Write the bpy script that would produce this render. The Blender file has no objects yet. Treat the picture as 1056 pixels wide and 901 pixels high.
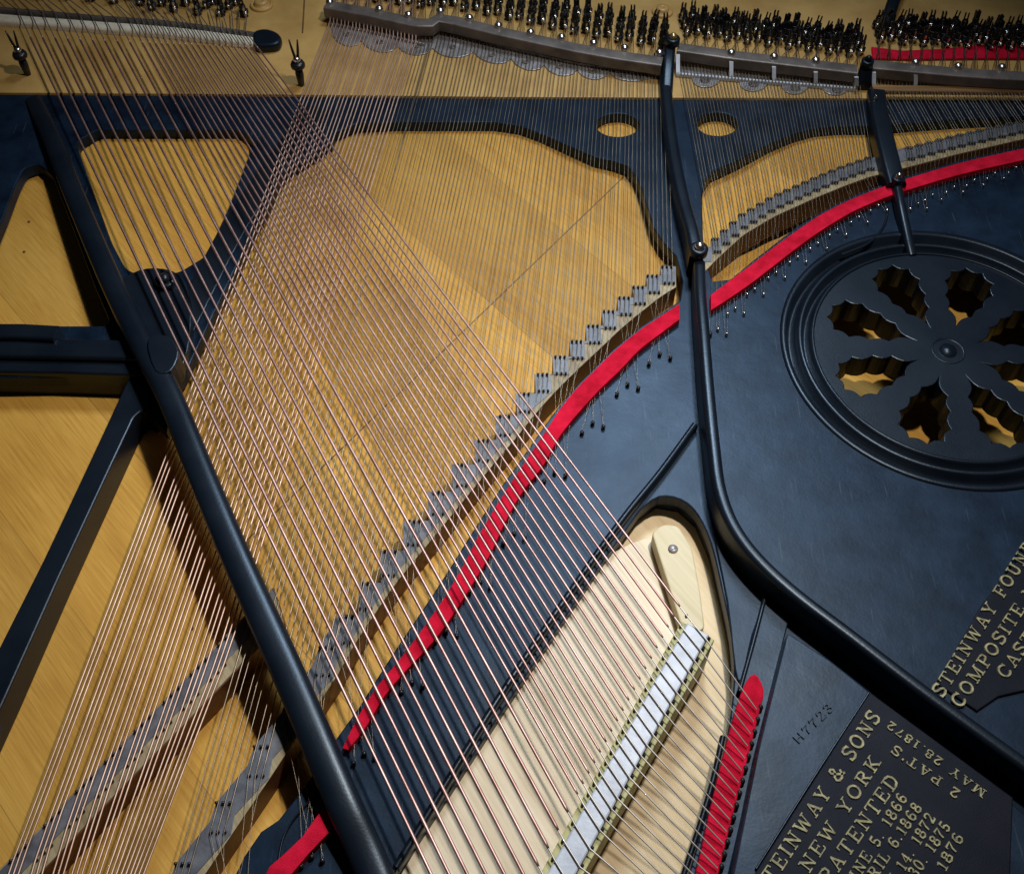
import bpy, bmesh, math, random
from mathutils import Vector, Matrix
random.seed(7)
S = bpy.context.scene
COL = S.collection

# ------------------------------------------------------------------ camera
W0, H0, F0 = 1056.0, 901.0, 1132.0        # size of the photograph, focal length in its pixels
CAM = Vector((0, 0, 0.70)); PITCH = math.radians(55)
cam = bpy.data.cameras.new('camera'); co = bpy.data.objects.new('camera', cam)
COL.objects.link(co); S.camera = co
co.location = CAM; co.rotation_euler = (math.radians(90) - PITCH, 0, 0)
cam.sensor_width = 36; cam.lens = 36 * F0 / W0; cam.clip_start = 0.01; cam.clip_end = 50
_fw = Vector((0, math.cos(PITCH), -math.sin(PITCH))); _up = Vector((0, math.sin(PITCH), math.cos(PITCH)))

def P(px, py, z=0.0):
    """where the sight line through a point of the photograph meets the level z"""
    d = _fw + Vector((1, 0, 0)) * ((px - W0/2)/F0) - _up * ((py - H0/2)/F0)
    return CAM + d * ((z - CAM.z)/d.z)
def mpp(px, py, z=0.0):
    return (P(px, py, z) - CAM).dot(_fw)/F0          # metres per photo pixel there

# ------------------------------------------------------------------ light
world = bpy.data.worlds.new('World'); S.world = world; world.use_nodes = True
bg = world.node_tree.nodes['Background']; bg.inputs[0].default_value = (0.42, 0.5, 0.66, 1); bg.inputs[1].default_value = 0.016
def area(name, loc, target, sx, sy, power, col, spread=180):
    l = bpy.data.lights.new(name, 'AREA'); l.shape = 'RECTANGLE'; l.size = sx; l.size_y = sy; l.energy = power; l.color = col; l.spread = math.radians(spread)
    o = bpy.data.objects.new(name, l); COL.objects.link(o); o.location = loc
    o.rotation_euler = (Vector(target) - Vector(loc)).to_track_quat('-Z', 'Y').to_euler()
    return o
area('window_light', (0.20, 1.26, 1.20), (0.02, 0.40, 0), 0.30, 0.26, 3.0, (0.66, 0.82, 1.0), 72)
area('room_lamp', (0.27, 0.60, 0.98), (-0.06, 0.42, 0), 0.045, 0.045, 3.0, (1.0, 0.96, 0.92), 98)
S.view_settings.view_transform = 'Standard'; S.view_settings.look = 'None'
S.view_settings.exposure = 0; S.view_settings.gamma = 1
S.render.engine = 'CYCLES'

# ------------------------------------------------------------------ materials
def new_mat(name):
    m = bpy.data.materials.new(name); m.use_nodes = True
    nt = m.node_tree; return m, nt, nt.nodes['Principled BSDF']
def N(nt, t, **kw):
    n = nt.nodes.new(t)
    for k, v in kw.items():
        if k in n.inputs: n.inputs[k].default_value = v
        else: setattr(n, k, v)
    return n
def L(nt, a, b): nt.links.new(a, b)
def c4(c): return (c[0], c[1], c[2], 1)
def ramp(nt, fac, stops):
    r = nt.nodes.new('ShaderNodeValToRGB'); e = r.color_ramp.elements
    e[0].position, e[0].color = stops[0][0], c4(stops[0][1]); e[1].position, e[1].color = stops[-1][0], c4(stops[-1][1])
    for p, c in stops[1:-1]:
        q = e.new(p); q.color = c4(c)
    L(nt, fac, r.inputs[0]); return r
def simple(name, c1, c2, rough=0.5, metal=0.0, scale=60, bump=0.0, bscale=300, rvar=0.1, coat=0.0, spec=0.5, tint=None, ripple=0):
    m, nt, b = new_mat(name)
    tc = N(nt, 'ShaderNodeTexCoord'); n = N(nt, 'ShaderNodeTexNoise', Scale=scale, Detail=6.0, Roughness=0.6)
    L(nt, tc.outputs['Object'], n.inputs['Vector'])
    r = ramp(nt, n.outputs[0], [(0.35, c1), (0.65, c2)]); L(nt, r.outputs[0], b.inputs['Base Color'])
    mr = N(nt, 'ShaderNodeMapRange'); mr.inputs[3].default_value = max(0.03, rough - rvar); mr.inputs[4].default_value = min(1, rough + rvar)
    n2 = N(nt, 'ShaderNodeTexNoise', Scale=scale*0.4, Detail=8.0, Roughness=0.7); L(nt, tc.outputs['Object'], n2.inputs['Vector'])
    L(nt, n2.outputs[0], mr.inputs[0]); L(nt, mr.outputs[0], b.inputs['Roughness'])
    b.inputs['Metallic'].default_value = metal; b.inputs['Specular IOR Level'].default_value = spec
    b.inputs['Coat Weight'].default_value = coat
    if tint: b.inputs['Specular Tint'].default_value = c4(tint)
    if bump:
        n3 = N(nt, 'ShaderNodeTexNoise', Scale=bscale, Detail=4.0); L(nt, tc.outputs['Object'], n3.inputs['Vector'])
        bp = N(nt, 'ShaderNodeBump', Strength=bump, Distance=0.0006); L(nt, n3.outputs[0], bp.inputs['Height']); L(nt, bp.outputs[0], b.inputs['Normal'])
        if ripple:      # slow unevenness of a sand casting and a few scuffs
            n4 = N(nt, 'ShaderNodeTexNoise', Scale=45.0, Detail=3.0, Roughness=0.5); L(nt, tc.outputs['Object'], n4.inputs['Vector'])
            b2 = N(nt, 'ShaderNodeBump', Strength=ripple, Distance=0.0012); L(nt, n4.outputs[0], b2.inputs['Height']); L(nt, b2.outputs[0], bp.inputs['Normal'])
            mp = N(nt, 'ShaderNodeMapping'); mp.inputs['Scale'].default_value = (1, 0.06, 1); mp.inputs['Rotation'].default_value = (0, 0, 0.7); L(nt, tc.outputs['Object'], mp.inputs['Vector'])
            n5 = N(nt, 'ShaderNodeTexNoise', Scale=420.0, Detail=2.0); L(nt, mp.outputs[0], n5.inputs['Vector'])
            r5 = ramp(nt, n5.outputs[0], [(0.66, (0, 0, 0)), (0.74, (1, 1, 1))])
            mx = N(nt, 'ShaderNodeMix', data_type='RGBA'); L(nt, r5.outputs[0], mx.inputs[0]); L(nt, r.outputs[0], mx.inputs[6]); mx.inputs[7].default_value = (0.022, 0.030, 0.042, 1)
            L(nt, mx.outputs[2], b.inputs['Base Color'])
    return m
def wood(name, stops, ang, grain=260, rough=0.4, plank=0.0):
    m, nt, b = new_mat(name)
    tc = N(nt, 'ShaderNodeTexCoord'); mp = N(nt, 'ShaderNodeMapping'); mp.inputs['Rotation'].default_value = (0, 0, ang)
    L(nt, tc.outputs['Object'], mp.inputs['Vector'])
    st = N(nt, 'ShaderNodeMapping'); st.inputs['Scale'].default_value = (1.0, 0.035, 1.0); L(nt, mp.outputs[0], st.inputs['Vector'])
    g = N(nt, 'ShaderNodeTexNoise', Scale=grain, Detail=5.0, Roughness=0.65, Distortion=0.2); L(nt, st.outputs[0], g.inputs['Vector'])
    big = N(nt, 'ShaderNodeTexNoise', Scale=7.0, Detail=4.0, Roughness=0.55); L(nt, mp.outputs[0], big.inputs['Vector'])
    st2 = N(nt, 'ShaderNodeMapping'); st2.inputs['Scale'].default_value = (1.0, 0.08, 1.0); L(nt, mp.outputs[0], st2.inputs['Vector'])
    mid = N(nt, 'ShaderNodeTexNoise', Scale=26.0, Detail=3.0); L(nt, st2.outputs[0], mid.inputs['Vector'])
    a = N(nt, 'ShaderNodeMath', operation='ADD'); L(nt, g.outputs[0], a.inputs[0]); L(nt, big.outputs[0], a.inputs[1])
    g2 = N(nt, 'ShaderNodeMath', operation='MULTIPLY_ADD'); L(nt, g.outputs[0], g2.inputs[0]); g2.inputs[1].default_value = 0.7; L(nt, a.outputs[0], g2.inputs[2])
    a2 = N(nt, 'ShaderNodeMath', operation='ADD'); L(nt, g2.outputs[0], a2.inputs[0]); L(nt, mid.outputs[0], a2.inputs[1])
    d = N(nt, 'ShaderNodeMath', operation='DIVIDE'); L(nt, a2.outputs[0], d.inputs[0]); d.inputs[1].default_value = 3.7
    r = ramp(nt, d.outputs[0], stops); out = r.outputs[0]
    if plank:
        sx = N(nt, 'ShaderNodeSeparateXYZ'); L(nt, mp.outputs[0], sx.inputs[0])
        q = N(nt, 'ShaderNodeMath', operation='DIVIDE'); L(nt, sx.outputs[0], q.inputs[0]); q.inputs[1].default_value = plank
        fr = N(nt, 'ShaderNodeMath', operation='FRACT'); L(nt, q.outputs[0], fr.inputs[0])
        fl = N(nt, 'ShaderNodeMath', operation='FLOOR'); L(nt, q.outputs[0], fl.inputs[0])
        wn = N(nt, 'ShaderNodeTexWhiteNoise', noise_dimensions='1D'); L(nt, fl.outputs[0], wn.inputs['W'])
        mr = N(nt, 'ShaderNodeMapRange'); mr.inputs[3].default_value = 0.86; mr.inputs[4].default_value = 1.12; L(nt, wn.outputs[0], mr.inputs[0])
        lt = N(nt, 'ShaderNodeMath', operation='LESS_THAN'); L(nt, fr.outputs[0], lt.inputs[0]); lt.inputs[1].default_value = 0.006
        sc = N(nt, 'ShaderNodeMath', operation='MULTIPLY_ADD'); L(nt, lt.outputs[0], sc.inputs[0]); sc.inputs[1].default_value = -0.35; L(nt, mr.outputs[0], sc.inputs[2])
        vm = N(nt, 'ShaderNodeVectorMath', operation='SCALE'); L(nt, out, vm.inputs[0]); L(nt, sc.outputs[0], vm.inputs['Scale']); out = vm.outputs[0]
    L(nt, out, b.inputs['Base Color']); b.inputs['Roughness'].default_value = rough; b.inputs['Specular IOR Level'].default_value = 0.25
    bp = N(nt, 'ShaderNodeBump', Strength=0.12, Distance=0.0004); L(nt, g.outputs[0], bp.inputs['Height']); L(nt, bp.outputs[0], b.inputs['Normal'])
    return m
def wound(name, c1, c2, pitch=900, rough=0.3):
    m, nt, b = new_mat(name)
    tc = N(nt, 'ShaderNodeTexCoord'); n = N(nt, 'ShaderNodeTexNoise', Scale=35.0, Detail=5.0, Roughness=0.7); L(nt, tc.outputs['Object'], n.inputs['Vector'])
    r = ramp(nt, n.outputs[0], [(0.35, c1), (0.65, c2)]); L(nt, r.outputs[0], b.inputs['Base Color'])
    b.inputs['Metallic'].default_value = 1.0; b.inputs['Roughness'].default_value = rough
    w = N(nt, 'ShaderNodeTexWave', Scale=pitch, Distortion=0.0); w.bands_direction = 'Y'; L(nt, tc.outputs['Object'], w.inputs['Vector'])
    bp = N(nt, 'ShaderNodeBump', Strength=0.12, Distance=0.0003); L(nt, w.outputs[1], bp.inputs['Height']); L(nt, bp.outputs[0], b.inputs['Normal'])
    return m

M = {}
M['plate'] = simple('black_blue_lacquer', (0.002, 0.005, 0.012), (0.007, 0.016, 0.032), rough=0.41, scale=30, bump=0.10, bscale=500, rvar=0.11, ripple=0.28, spec=0.24, tint=(0.64, 0.81, 1.0))
M['strut'] = simple('black_gloss_lacquer', (0.003, 0.005, 0.009), (0.006, 0.009, 0.014), rough=0.34, scale=20, bump=0.12, bscale=600, rvar=0.09, spec=0.34, tint=(0.75, 0.88, 1.0))
M['panel'] = simple('brown_black_panel', (0.003, 0.003, 0.005), (0.007, 0.006, 0.009), rough=0.55, spec=0.14, tint=(0.7, 0.8, 1.0), scale=50, bump=0.25, bscale=1400)
M['goldplate'] = simple('golden_bronze_paint', (0.38, 0.215, 0.058), (0.52, 0.32, 0.10), rough=0.5, scale=18, bump=0.15, bscale=500, rvar=0.12, coat=0.2)
M['board'] = wood('varnished_spruce', [(0.30, (0.32, 0.14, 0.018)), (0.5, (0.50, 0.26, 0.042)), (0.70, (0.64, 0.375, 0.082))], math.radians(-42), grain=620, rough=0.6, plank=0.105)
M['paleboard'] = wood('pale_soundboard', [(0.36, (0.46, 0.31, 0.15)), (0.5, (0.58, 0.43, 0.24)), (0.64, (0.66, 0.52, 0.32))], math.radians(-34), rough=0.6)
M['apron'] = wood('pale_bare_spruce', [(0.38, (0.48, 0.38, 0.24)), (0.5, (0.66, 0.55, 0.38)), (0.62, (0.76, 0.66, 0.49))], math.radians(-32), rough=0.6)
M['maple'] = wood('pale_maple', [(0.36, (0.38, 0.30, 0.15)), (0.5, (0.50, 0.41, 0.23)), (0.64, (0.58, 0.49, 0.30))], math.radians(-35), rough=0.45)
M['notch'] = wood('shaded_maple', [(0.36, (0.15, 0.11, 0.055)), (0.5, (0.26, 0.20, 0.11)), (0.64, (0.38, 0.31, 0.18))], math.radians(-35), rough=0.5)  # maple of the notched tops, dimmer light there put into the darker colour
M['olive'] = wood('yellow_green_maple', [(0.36, (0.24, 0.22, 0.08)), (0.5, (0.38, 0.35, 0.14)), (0.64, (0.48, 0.45, 0.22))], math.radians(-35), rough=0.5)
M['brown'] = wood('dark_walnut', [(0.36, (0.07, 0.025, 0.010)), (0.5, (0.13, 0.05, 0.02)), (0.64, (0.18, 0.075, 0.03))], math.radians(-50), rough=0.45)
M['graphite'] = simple('graphite_cap', (0.055, 0.055, 0.064), (0.12, 0.12, 0.132), rough=0.45, scale=80, bump=0.3)
M['silver'] = simple('silvery_cap', (0.32, 0.34, 0.38), (0.48, 0.51, 0.56), rough=0.45, scale=55, bump=0.3)
M['red'] = simple('red_felt', (0.36, 0.003, 0.016), (0.58, 0.008, 0.034), rough=0.95, scale=75, bump=1.0, bscale=1500, spec=0.1)
M['white'] = simple('cream_felt', (0.62, 0.55, 0.42), (0.76, 0.70, 0.56), rough=0.95, scale=120, bump=1.0, bscale=1200, spec=0.1)
M['bar'] = simple('worn_bronze_bar', (0.085, 0.070, 0.060), (0.17, 0.14, 0.12), rough=0.45, metal=0.35, scale=45, bump=0.3)
M['skirt'] = simple('tarnished_nickel', (0.26, 0.23, 0.22), (0.48, 0.44, 0.42), rough=0.38, metal=0.6, scale=90, bump=0.4)
M['wire'] = simple('tarnished_wire', (0.20, 0.16, 0.11), (0.38, 0.31, 0.23), rough=0.42, metal=1.0, scale=60)
M['core'] = simple('core_wire', (0.42, 0.38, 0.34), (0.62, 0.58, 0.53), rough=0.5, metal=1.0, scale=60)
M['steel'] = simple('bright_steel', (0.62, 0.58, 0.52), (0.80, 0.77, 0.72), rough=0.28, metal=1.0, scale=60)
M['dark'] = simple('blued_steel', (0.010, 0.010, 0.012), (0.025, 0.024, 0.026), rough=0.35, metal=0.4, scale=80)
M['copper'] = wound('copper_winding', (0.40, 0.225, 0.19), (0.68, 0.44, 0.385), rough=0.50)
M['copper2'] = wound('pale_copper_winding', (0.50, 0.31, 0.22), (0.74, 0.52, 0.41), rough=0.55)
M['letter'] = simple('gilt_lettering', (0.10, 0.085, 0.035), (0.34, 0.295, 0.135), rough=0.6, scale=260, bump=0.4)
M['brass'] = simple('aged_brass', (0.45, 0.33, 0.12), (0.62, 0.48, 0.2), rough=0.35, metal=0.9, scale=80)
M['railwood'] = wood('rail_wood', [(0.36, (0.12, 0.06, 0.02)), (0.5, (0.24, 0.13, 0.05)), (0.64, (0.34, 0.2, 0.09))], math.radians(90), rough=0.5)
M['seam'] = simple('dark_glue_line', (0.10, 0.045, 0.012), (0.16, 0.08, 0.02), rough=0.6)

# ------------------------------------------------------------------ object helpers
def link(name, me, mats, parent):
    if not isinstance(mats, (list, tuple)): mats = [mats]
    for m in mats:
        if len(me.materials) < len(mats): me.materials.append(m)
    o = bpy.data.objects.new(name, me); COL.objects.link(o)
    if parent is not None: o.parent = parent
    return o
def from_bm(name, bm, mats, parent, smooth=False, at=None):
    bmesh.ops.recalc_face_normals(bm, faces=bm.faces)
    me = bpy.data.meshes.new(name); 
    if at is not None: bmesh.ops.translate(bm, vec=-Vector(at), verts=bm.verts)
    bm.to_mesh(me); bm.free()
    for p in me.polygons: p.use_smooth = smooth
    o = link(name, me, mats, parent)
    if at is not None: o.location = at
    return o
def sheet(name, loops, z0, z1, mat, parent, bevel=0.0006, label=None):
    """flat casting between z0 and z1: first loop outline, the others openings (world xy points)"""
    cu = bpy.data.curves.new(name, 'CURVE'); cu.dimensions = '2D'; cu.fill_mode = 'BOTH'
    cu.extrude = (z1 - z0)/2 - bevel; cu.bevel_depth = bevel; cu.bevel_resolution = 1; cu.offset = -bevel
    for lp in loops:
        sp = cu.splines.new('POLY'); sp.points.add(len(lp) - 1)
        for i, p in enumerate(lp): sp.points[i].co = (p[0], p[1], 0, 1)
        sp.use_cyclic_u = True
    t = bpy.data.objects.new('t', cu); COL.objects.link(t)
    bpy.context.view_layer.update()
    me = bpy.data.meshes.new_from_object(t.evaluated_get(bpy.context.evaluated_depsgraph_get()))
    bpy.data.objects.remove(t); bpy.data.curves.remove(cu)
    me.transform(Matrix.Translation((0, 0, (z0 + z1)/2)))
    me.materials.clear()
    for p in me.polygons: p.use_smooth = False; p.material_index = 0
    o = link(name, me, mat, parent)
    if label: o['label'] = label
    return o
def W(pts, z): return [tuple(P(x, y, z)) for x, y in pts]
def smooth_loop(pts, n=6, closed=False):
    """Catmull-Rom through the given points"""
    out = []; m = len(pts)
    rng = range(m) if closed else range(m - 1)
    for i in rng:
        g = (lambda k: pts[k % m]) if closed else (lambda k: pts[max(0, min(m - 1, k))])
        p0, p1, p2, p3 = g(i-1), g(i), g(i+1), g(i+2)
        for s in range(n):
            t = s/n
            out.append(tuple(0.5*((2*p1[j]) + (-p0[j]+p2[j])*t + (2*p0[j]-5*p1[j]+4*p2[j]-p3[j])*t*t + (-p0[j]+3*p1[j]-3*p2[j]+p3[j])*t**3) for j in range(len(p1))))
    if not closed: out.append(tuple(pts[-1]))
    return out
def rounded(pts, r=8, n=4):
    """round the corners of a pixel polygon"""
    out = []; m = len(pts)
    for i in range(m):
        a, b, c = Vector(pts[i-1]), Vector(pts[i]), Vector(pts[(i+1) % m])
        u = a - b; v = c - b; k = min(r, u.length*0.45, v.length*0.45)
        s = b + u.normalized()*k; e = b + v.normalized()*k
        for j in range(n + 1):
            t = j/n; out.append(tuple(s*(1-t)**2 + b*2*t*(1-t) + e*t*t))
    return out
def sweep_bm(bm, path, prof, scale=None, caps=True, mi=0):
    path = [Vector(p) for p in path]; n = len(path); rings = []
    for i, p in enumerate(path):
        a = path[max(0, i-1)]; b = path[min(n-1, i+1)]
        t = (b - a); t.z = 0; t.normalize(); nrm = Vector((t.y, -t.x, 0))
        s = scale[i] if scale else 1.0
        rings.append([bm.verts.new(p + nrm*(u*s) + Vector((0, 0, v))) for u, v in prof])
    k = len(prof)
    for i in range(n-1):
        for j in range(k):
            f = bm.faces.new((rings[i][j], rings[i][(j+1) % k], rings[i+1][(j+1) % k], rings[i+1][j])); f.material_index = mi
    if caps:
        for r in (rings[0], rings[-1]): bm.faces.new(r).material_index = mi
def prof_round(w, h, r=None, n=5):
    """bar profile: top at v=0, down to -h, rounded shoulders"""
    r = r or w/2; pts = [(-w/2, -h)]
    for i in range(n+1):
        a = math.pi - (math.pi/2)*i/n; pts.append((-w/2 + r + r*math.cos(a), -r + r*math.sin(a)))
    for i in range(n+1):
        a = math.pi/2 - (math.pi/2)*i/n; pts.append((w/2 - r + r*math.cos(a), -r + r*math.sin(a)))
    pts.append((w/2, -h)); return pts
def bar(name, px, z, wpx, h, mat, parent, r=None, smooth=True, n=6, scale=None, curve=True):
    pts = [(p[0], p[1], (p[2] if len(p) > 2 else z)) for p in px]
    if curve: pts = smooth_loop(pts, n)
    path = [P(x, y, zz) for x, y, zz in pts]
    mid = pts[len(pts)//2]; w = wpx*mpp(*mid)
    bm = bmesh.new()
    sc = None
    if scale: sc = [scale[0] + (scale[1]-scale[0])*i/(len(path)-1) for i in range(len(path))]
    sweep_bm(bm, path, prof_round(w, h, (r*w if r else None)), sc)
    o = from_bm(name, bm, mat, parent, smooth)
    o.data.set_sharp_from_angle(angle=math.radians(50))
    return o
def tube_bm(bm, path, r, k=7, caps=False, mi=0):
    path = [Vector(p) for p in path]; n = len(path); rings = []
    for i, p in enumerate(path):
        t = (path[min(n-1, i+1)] - path[max(0, i-1)]).normalized()
        a = t.cross(Vector((0, 0, 1)));
        if a.length < 0.05: a = Vector((1, 0, 0))
        a.normalize(); b = a.cross(t)
        rr = r[i] if isinstance(r, list) else r
        rings.append([bm.verts.new(p + a*rr*math.cos(2*math.pi*j/k) + b*rr*math.sin(2*math.pi*j/k)) for j in range(k)])
    for i in range(n-1):
        for j in range(k):
            f = bm.faces.new((rings[i][j], rings[i][(j+1) % k], rings[i+1][(j+1) % k], rings[i+1][j])); f.material_index = mi; f.smooth = True
    if caps:
        for q in (rings[0], rings[-1]): bm.faces.new(q).material_index = mi
def lathe_bm(bm, prof, k=16, mi=0, c=(0, 0), caps=True):
    rings = []
    for r, z in prof:
        rings.append([bm.verts.new((c[0] + r*math.cos(2*math.pi*j/k), c[1] + r*math.sin(2*math.pi*j/k), z)) for j in range(k)])
    for i in range(len(prof)-1):
        for j in range(k):
            f = bm.faces.new((rings[i][j], rings[i][(j+1) % k], rings[i+1][(j+1) % k], rings[i+1][j])); f.material_index = mi; f.smooth = True
    if not caps: return
    if prof[-1][0] > 1e-6: bm.faces.new(rings[-1]).material_index = mi
    if prof[0][0] > 1e-6: bm.faces.new(rings[0]).material_index = mi
def keep(bm_name, bm, mats, parent, loc):
    """mesh whose faces already carry smoothing and material index"""
    bmesh.ops.recalc_face_normals(bm, faces=bm.faces)
    me = bpy.data.meshes.new(bm_name); bm.to_mesh(me); bm.free()
    o = link(bm_name, me, mats, parent); o.location = loc; return o
def clone(src, parent, loc, rot=None, name=None):
    o = src.copy(); COL.objects.link(o); o.parent = parent; o.location = loc
    if rot is not None: o.rotation_euler = rot
    if name: o.name = name
    return o

# ------------------------------------------------------------------ the piano
ZB = -0.024            # soundboard surface
TP = 0.012             # thickness of the casting
ZS = 0.0065            # steel strings
ZC = 0.030             # overstrung bass strings
piano = bpy.data.objects.new('grand_piano', None); COL.objects.link(piano)
piano['label'] = 'opened grand piano interior with black iron plate, golden soundboard and crossing copper strings'
piano['category'] = 'grand piano'

# soundboard: rises a little towards the pin block
YA, YB = P(500, 330, 0).y, P(500, 135, 0).y
def sst(a, b, v):
    t = min(1.0, max(0.0, (v - a)/(b - a))); return t*t*(3 - 2*t)
def zb(x, y):
    return ZB + 0.0125*min(1.0, max(0.0, (y - YA)/(YB - YA))) - 0.034*sst(0.17, 0.27, x)*(1 - sst(0.66, 0.84, y))  # last term: added dip under the rosette, shaped to darken the petal openings
def onboard(x, y, lift=0.0):
    p = P(x, y, ZB)
    for _ in range(4): p = P(x, y, zb(p.x, p.y) + lift)
    return p
bm = bmesh.new()
ys = [-0.25 + 1.75*k/70 for k in range(71)]; xs_ = [-1.15 + 2.3*k/92 for k in range(93)]
top = [[bm.verts.new((x, y, zb(x, y))) for x in xs_] for y in ys]; bot = [[bm.verts.new((x, y, zb(x, y) - 0.008)) for x in xs_] for y in ys]
for g_ in (top, bot):
    for a, b in zip(g_, g_[1:]):
        for k in range(len(xs_)-1): bm.faces.new((a[k], a[k+1], b[k+1], b[k]))
for k in (0, -1):
    for a, b, c_, d in zip(top, top[1:], bot, bot[1:]): bm.faces.new((a[k], b[k], d[k], c_[k]))
    for q in range(len(xs_)-1): bm.faces.new((top[k][q], top[k][q+1], bot[k][q+1], bot[k][q]))
soundboard = from_bm('soundboard', bm, M['board'], piano, True)
soundboard['label'] = 'varnished golden spruce soundboard seen through the plate openings'
bm = bmesh.new()   # the glue line between two planks
sweep_bm(bm, [onboard(650 - 43*k, 176 + 41.4*k) for k in range(11)], [(-0.0005, -0.0004), (0.0005, -0.0004), (0.0005, 0.0003), (-0.0005, 0.0003)])
from_bm('glue_line', bm, M['seam'], soundboard)
knob = bmesh.new(); lathe_bm(knob, [(0.0013, -0.0003), (0.0013, 0.0005), (0.0, 0.0006)], 10)
k0 = keep('dowel', knob, M['brown'], soundboard, onboard(198, 648))
for x, y in ((30, 229), (25, 260)): clone(k0, soundboard, onboard(x, y))

# iron plate -----------------------------------------------------------------
felt_top = [(1110, 142), (1056, 153), (990, 168), (936, 184), (915, 191), (886, 202), (864, 212), (842, 224), (820, 239), (798, 255), (776, 272), (753, 289), (733, 304),
            (701, 313), (675, 330), (656, 343), (631, 364), (613, 382), (595, 400), (578, 421), (563, 444), (542, 475), (524, 502), (507, 529), (493, 553), (478, 582), (460, 613), (430, 656), (410, 682), (390, 706), (370, 737), (353, 771)]
felt_bot = [(1110, 153), (1056, 165), (990, 180), (936, 196), (915, 203), (886, 215), (864, 227), (842, 241), (820, 257), (798, 274), (776, 291), (753, 307), (733, 320),
            (701, 329), (677, 347), (659, 361), (640, 381), (619, 401), (596, 426), (577, 450), (560, 480), (538, 508), (521, 538), (505, 572), (489, 599), (466, 635), (446, 662), (416, 694), (396, 718), (378, 748), (359, 773)]
edge = [(1160, 136), (1110, 140), (1056, 150), (990, 165), (936, 181), (915, 188), (886, 199), (864, 209), (842, 221), (820, 235), (798, 252), (776, 269), (753, 288), (733, 301),
        (701, 310), (675, 327), (656, 340), (631, 361), (613, 379), (595, 397), (576, 419), (560, 441), (538, 472), (518, 500), (500, 528), (484, 553), (464, 585), (444, 616), (414, 660), (390, 697), (370, 729), (346, 762), (328, 790), (311, 815), (287, 845), (269, 857), (252, 882), (236, 915), (200, 970), (100, 1080)]
k1 = edge.index((753, 288))
holeD = ([(341, 147), (345, 137), (367, 128), (408, 126), (460, 126), (510, 126), (536, 130), (558, 138), (585, 150), (613, 162), (632, 166), (647, 171), (656, 182), (662, 196), (668, 216), (674, 235), (684, 250), (697, 264), (704, 290)]
         + edge[k1+2:] + [(-100, 1080), (-100, 1010), (-30, 850), (0, 728), (5, 719), (60, 596), (121, 465), (138, 429), (146, 423), (156, 430), (172, 446), (178, 404), (192, 383), (241, 280), (293, 177)])
# the opening behind strut: from strut 4 to the right, above the bridge
holeE = ([(726, 262), (725, 240), (724, 205), (727, 188), (735, 177), (762, 165), (797, 147), (820, 138), (842, 132), (866, 130), (890, 130), (929, 128), (983, 124), (1056, 120), (1160, 112)] + edge[:k1+1] + [(735, 290)])
holeA = rounded([(-220, 331), (-36, 318), (4, 222), (16, 190), (24, 174), (40, 169), (54, 181), (75, 235), (98, 296), (113, 331), (108, 336), (60, 336), (0, 334), (-60, 334)], 5)
holeB = rounded([(78, 147), (100, 134), (247, 134), (262, 146), (236, 214), (212, 264), (184, 281), (147, 284), (130, 278), (114, 248)], 7)
holeC = rounded([(-90, 391), (135, 388), (90, 482), (46, 575), (2, 662), (-60, 790), (-200, 900)], 3)
holeF = smooth_loop([(661, 525), (680, 512), (702, 515), (719, 530), (733, 560), (745, 610), (754, 655), (757, 700), (750, 758), (738, 805), (724, 852), (706, 915), (680, 1000)], 3) + [(640, 1100), (280, 1100), (330, 1020), (411, 897), (518, 733), (621, 580), (643, 550)]
def ell(cx, cy, rx, ry, n=28): return [(cx + rx*math.cos(2*math.pi*i/n), cy + ry*math.sin(2*math.pi*i/n)) for i in range(n)]
outer = [(-250, 96.5), (0, 97), (300, 99), (520, 101.5), (1056, 103.5), (1400, 105), (1300, 1200), (-150, 1200)]
# rosette geometry in the plane of the plate
RC = P(978, 361, 0); RO = (RC - P(806, 352, 0)).length; RI = RO*0.83
ros_hole = [(RC.x + RO*math.cos(2*math.pi*i/72), RC.y + RO*math.sin(2*math.pi*i/72)) for i in range(72)]
plate = sheet('iron_plate', [W(outer, 0), W(holeA, 0), W(holeB, 0), W(holeC, 0), W(holeD, 0), W(holeE, 0), W(holeF, 0), W(ell(637, 129, 22, 12), 0), W(ell(740, 128, 21, 12), 0), ros_hole], -TP, 0, M['plate'], piano, 0.0010)
plate['label'] = 'blue-black lacquered cast iron plate with large rounded openings'
# deeper rim round the bass opening
def ribbon(name, px, z0, z1, th, mat, parent):
    bm = bmesh.new(); path = [P(x, y, 0) for x, y in px]
    for p in path: p.z = 0
    sweep_bm(bm, path, [(-th, z0), (0, z0), (0, z1), (-th, z1)]); return from_bm(name, bm, mat, parent)
ribbon('opening_rim', [(411-4, 897), (518-4, 733-2), (621-4, 580-2), (641, 549), (660, 522), (680, 508), (703, 512), (721, 528), (735, 560), (747, 610), (757, 655), (760, 700), (753, 758), (741, 805), (727, 852), (709, 915)], ZB+0.001, -TP+0.0005, 0.003, M['strut'], plate)

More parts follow.
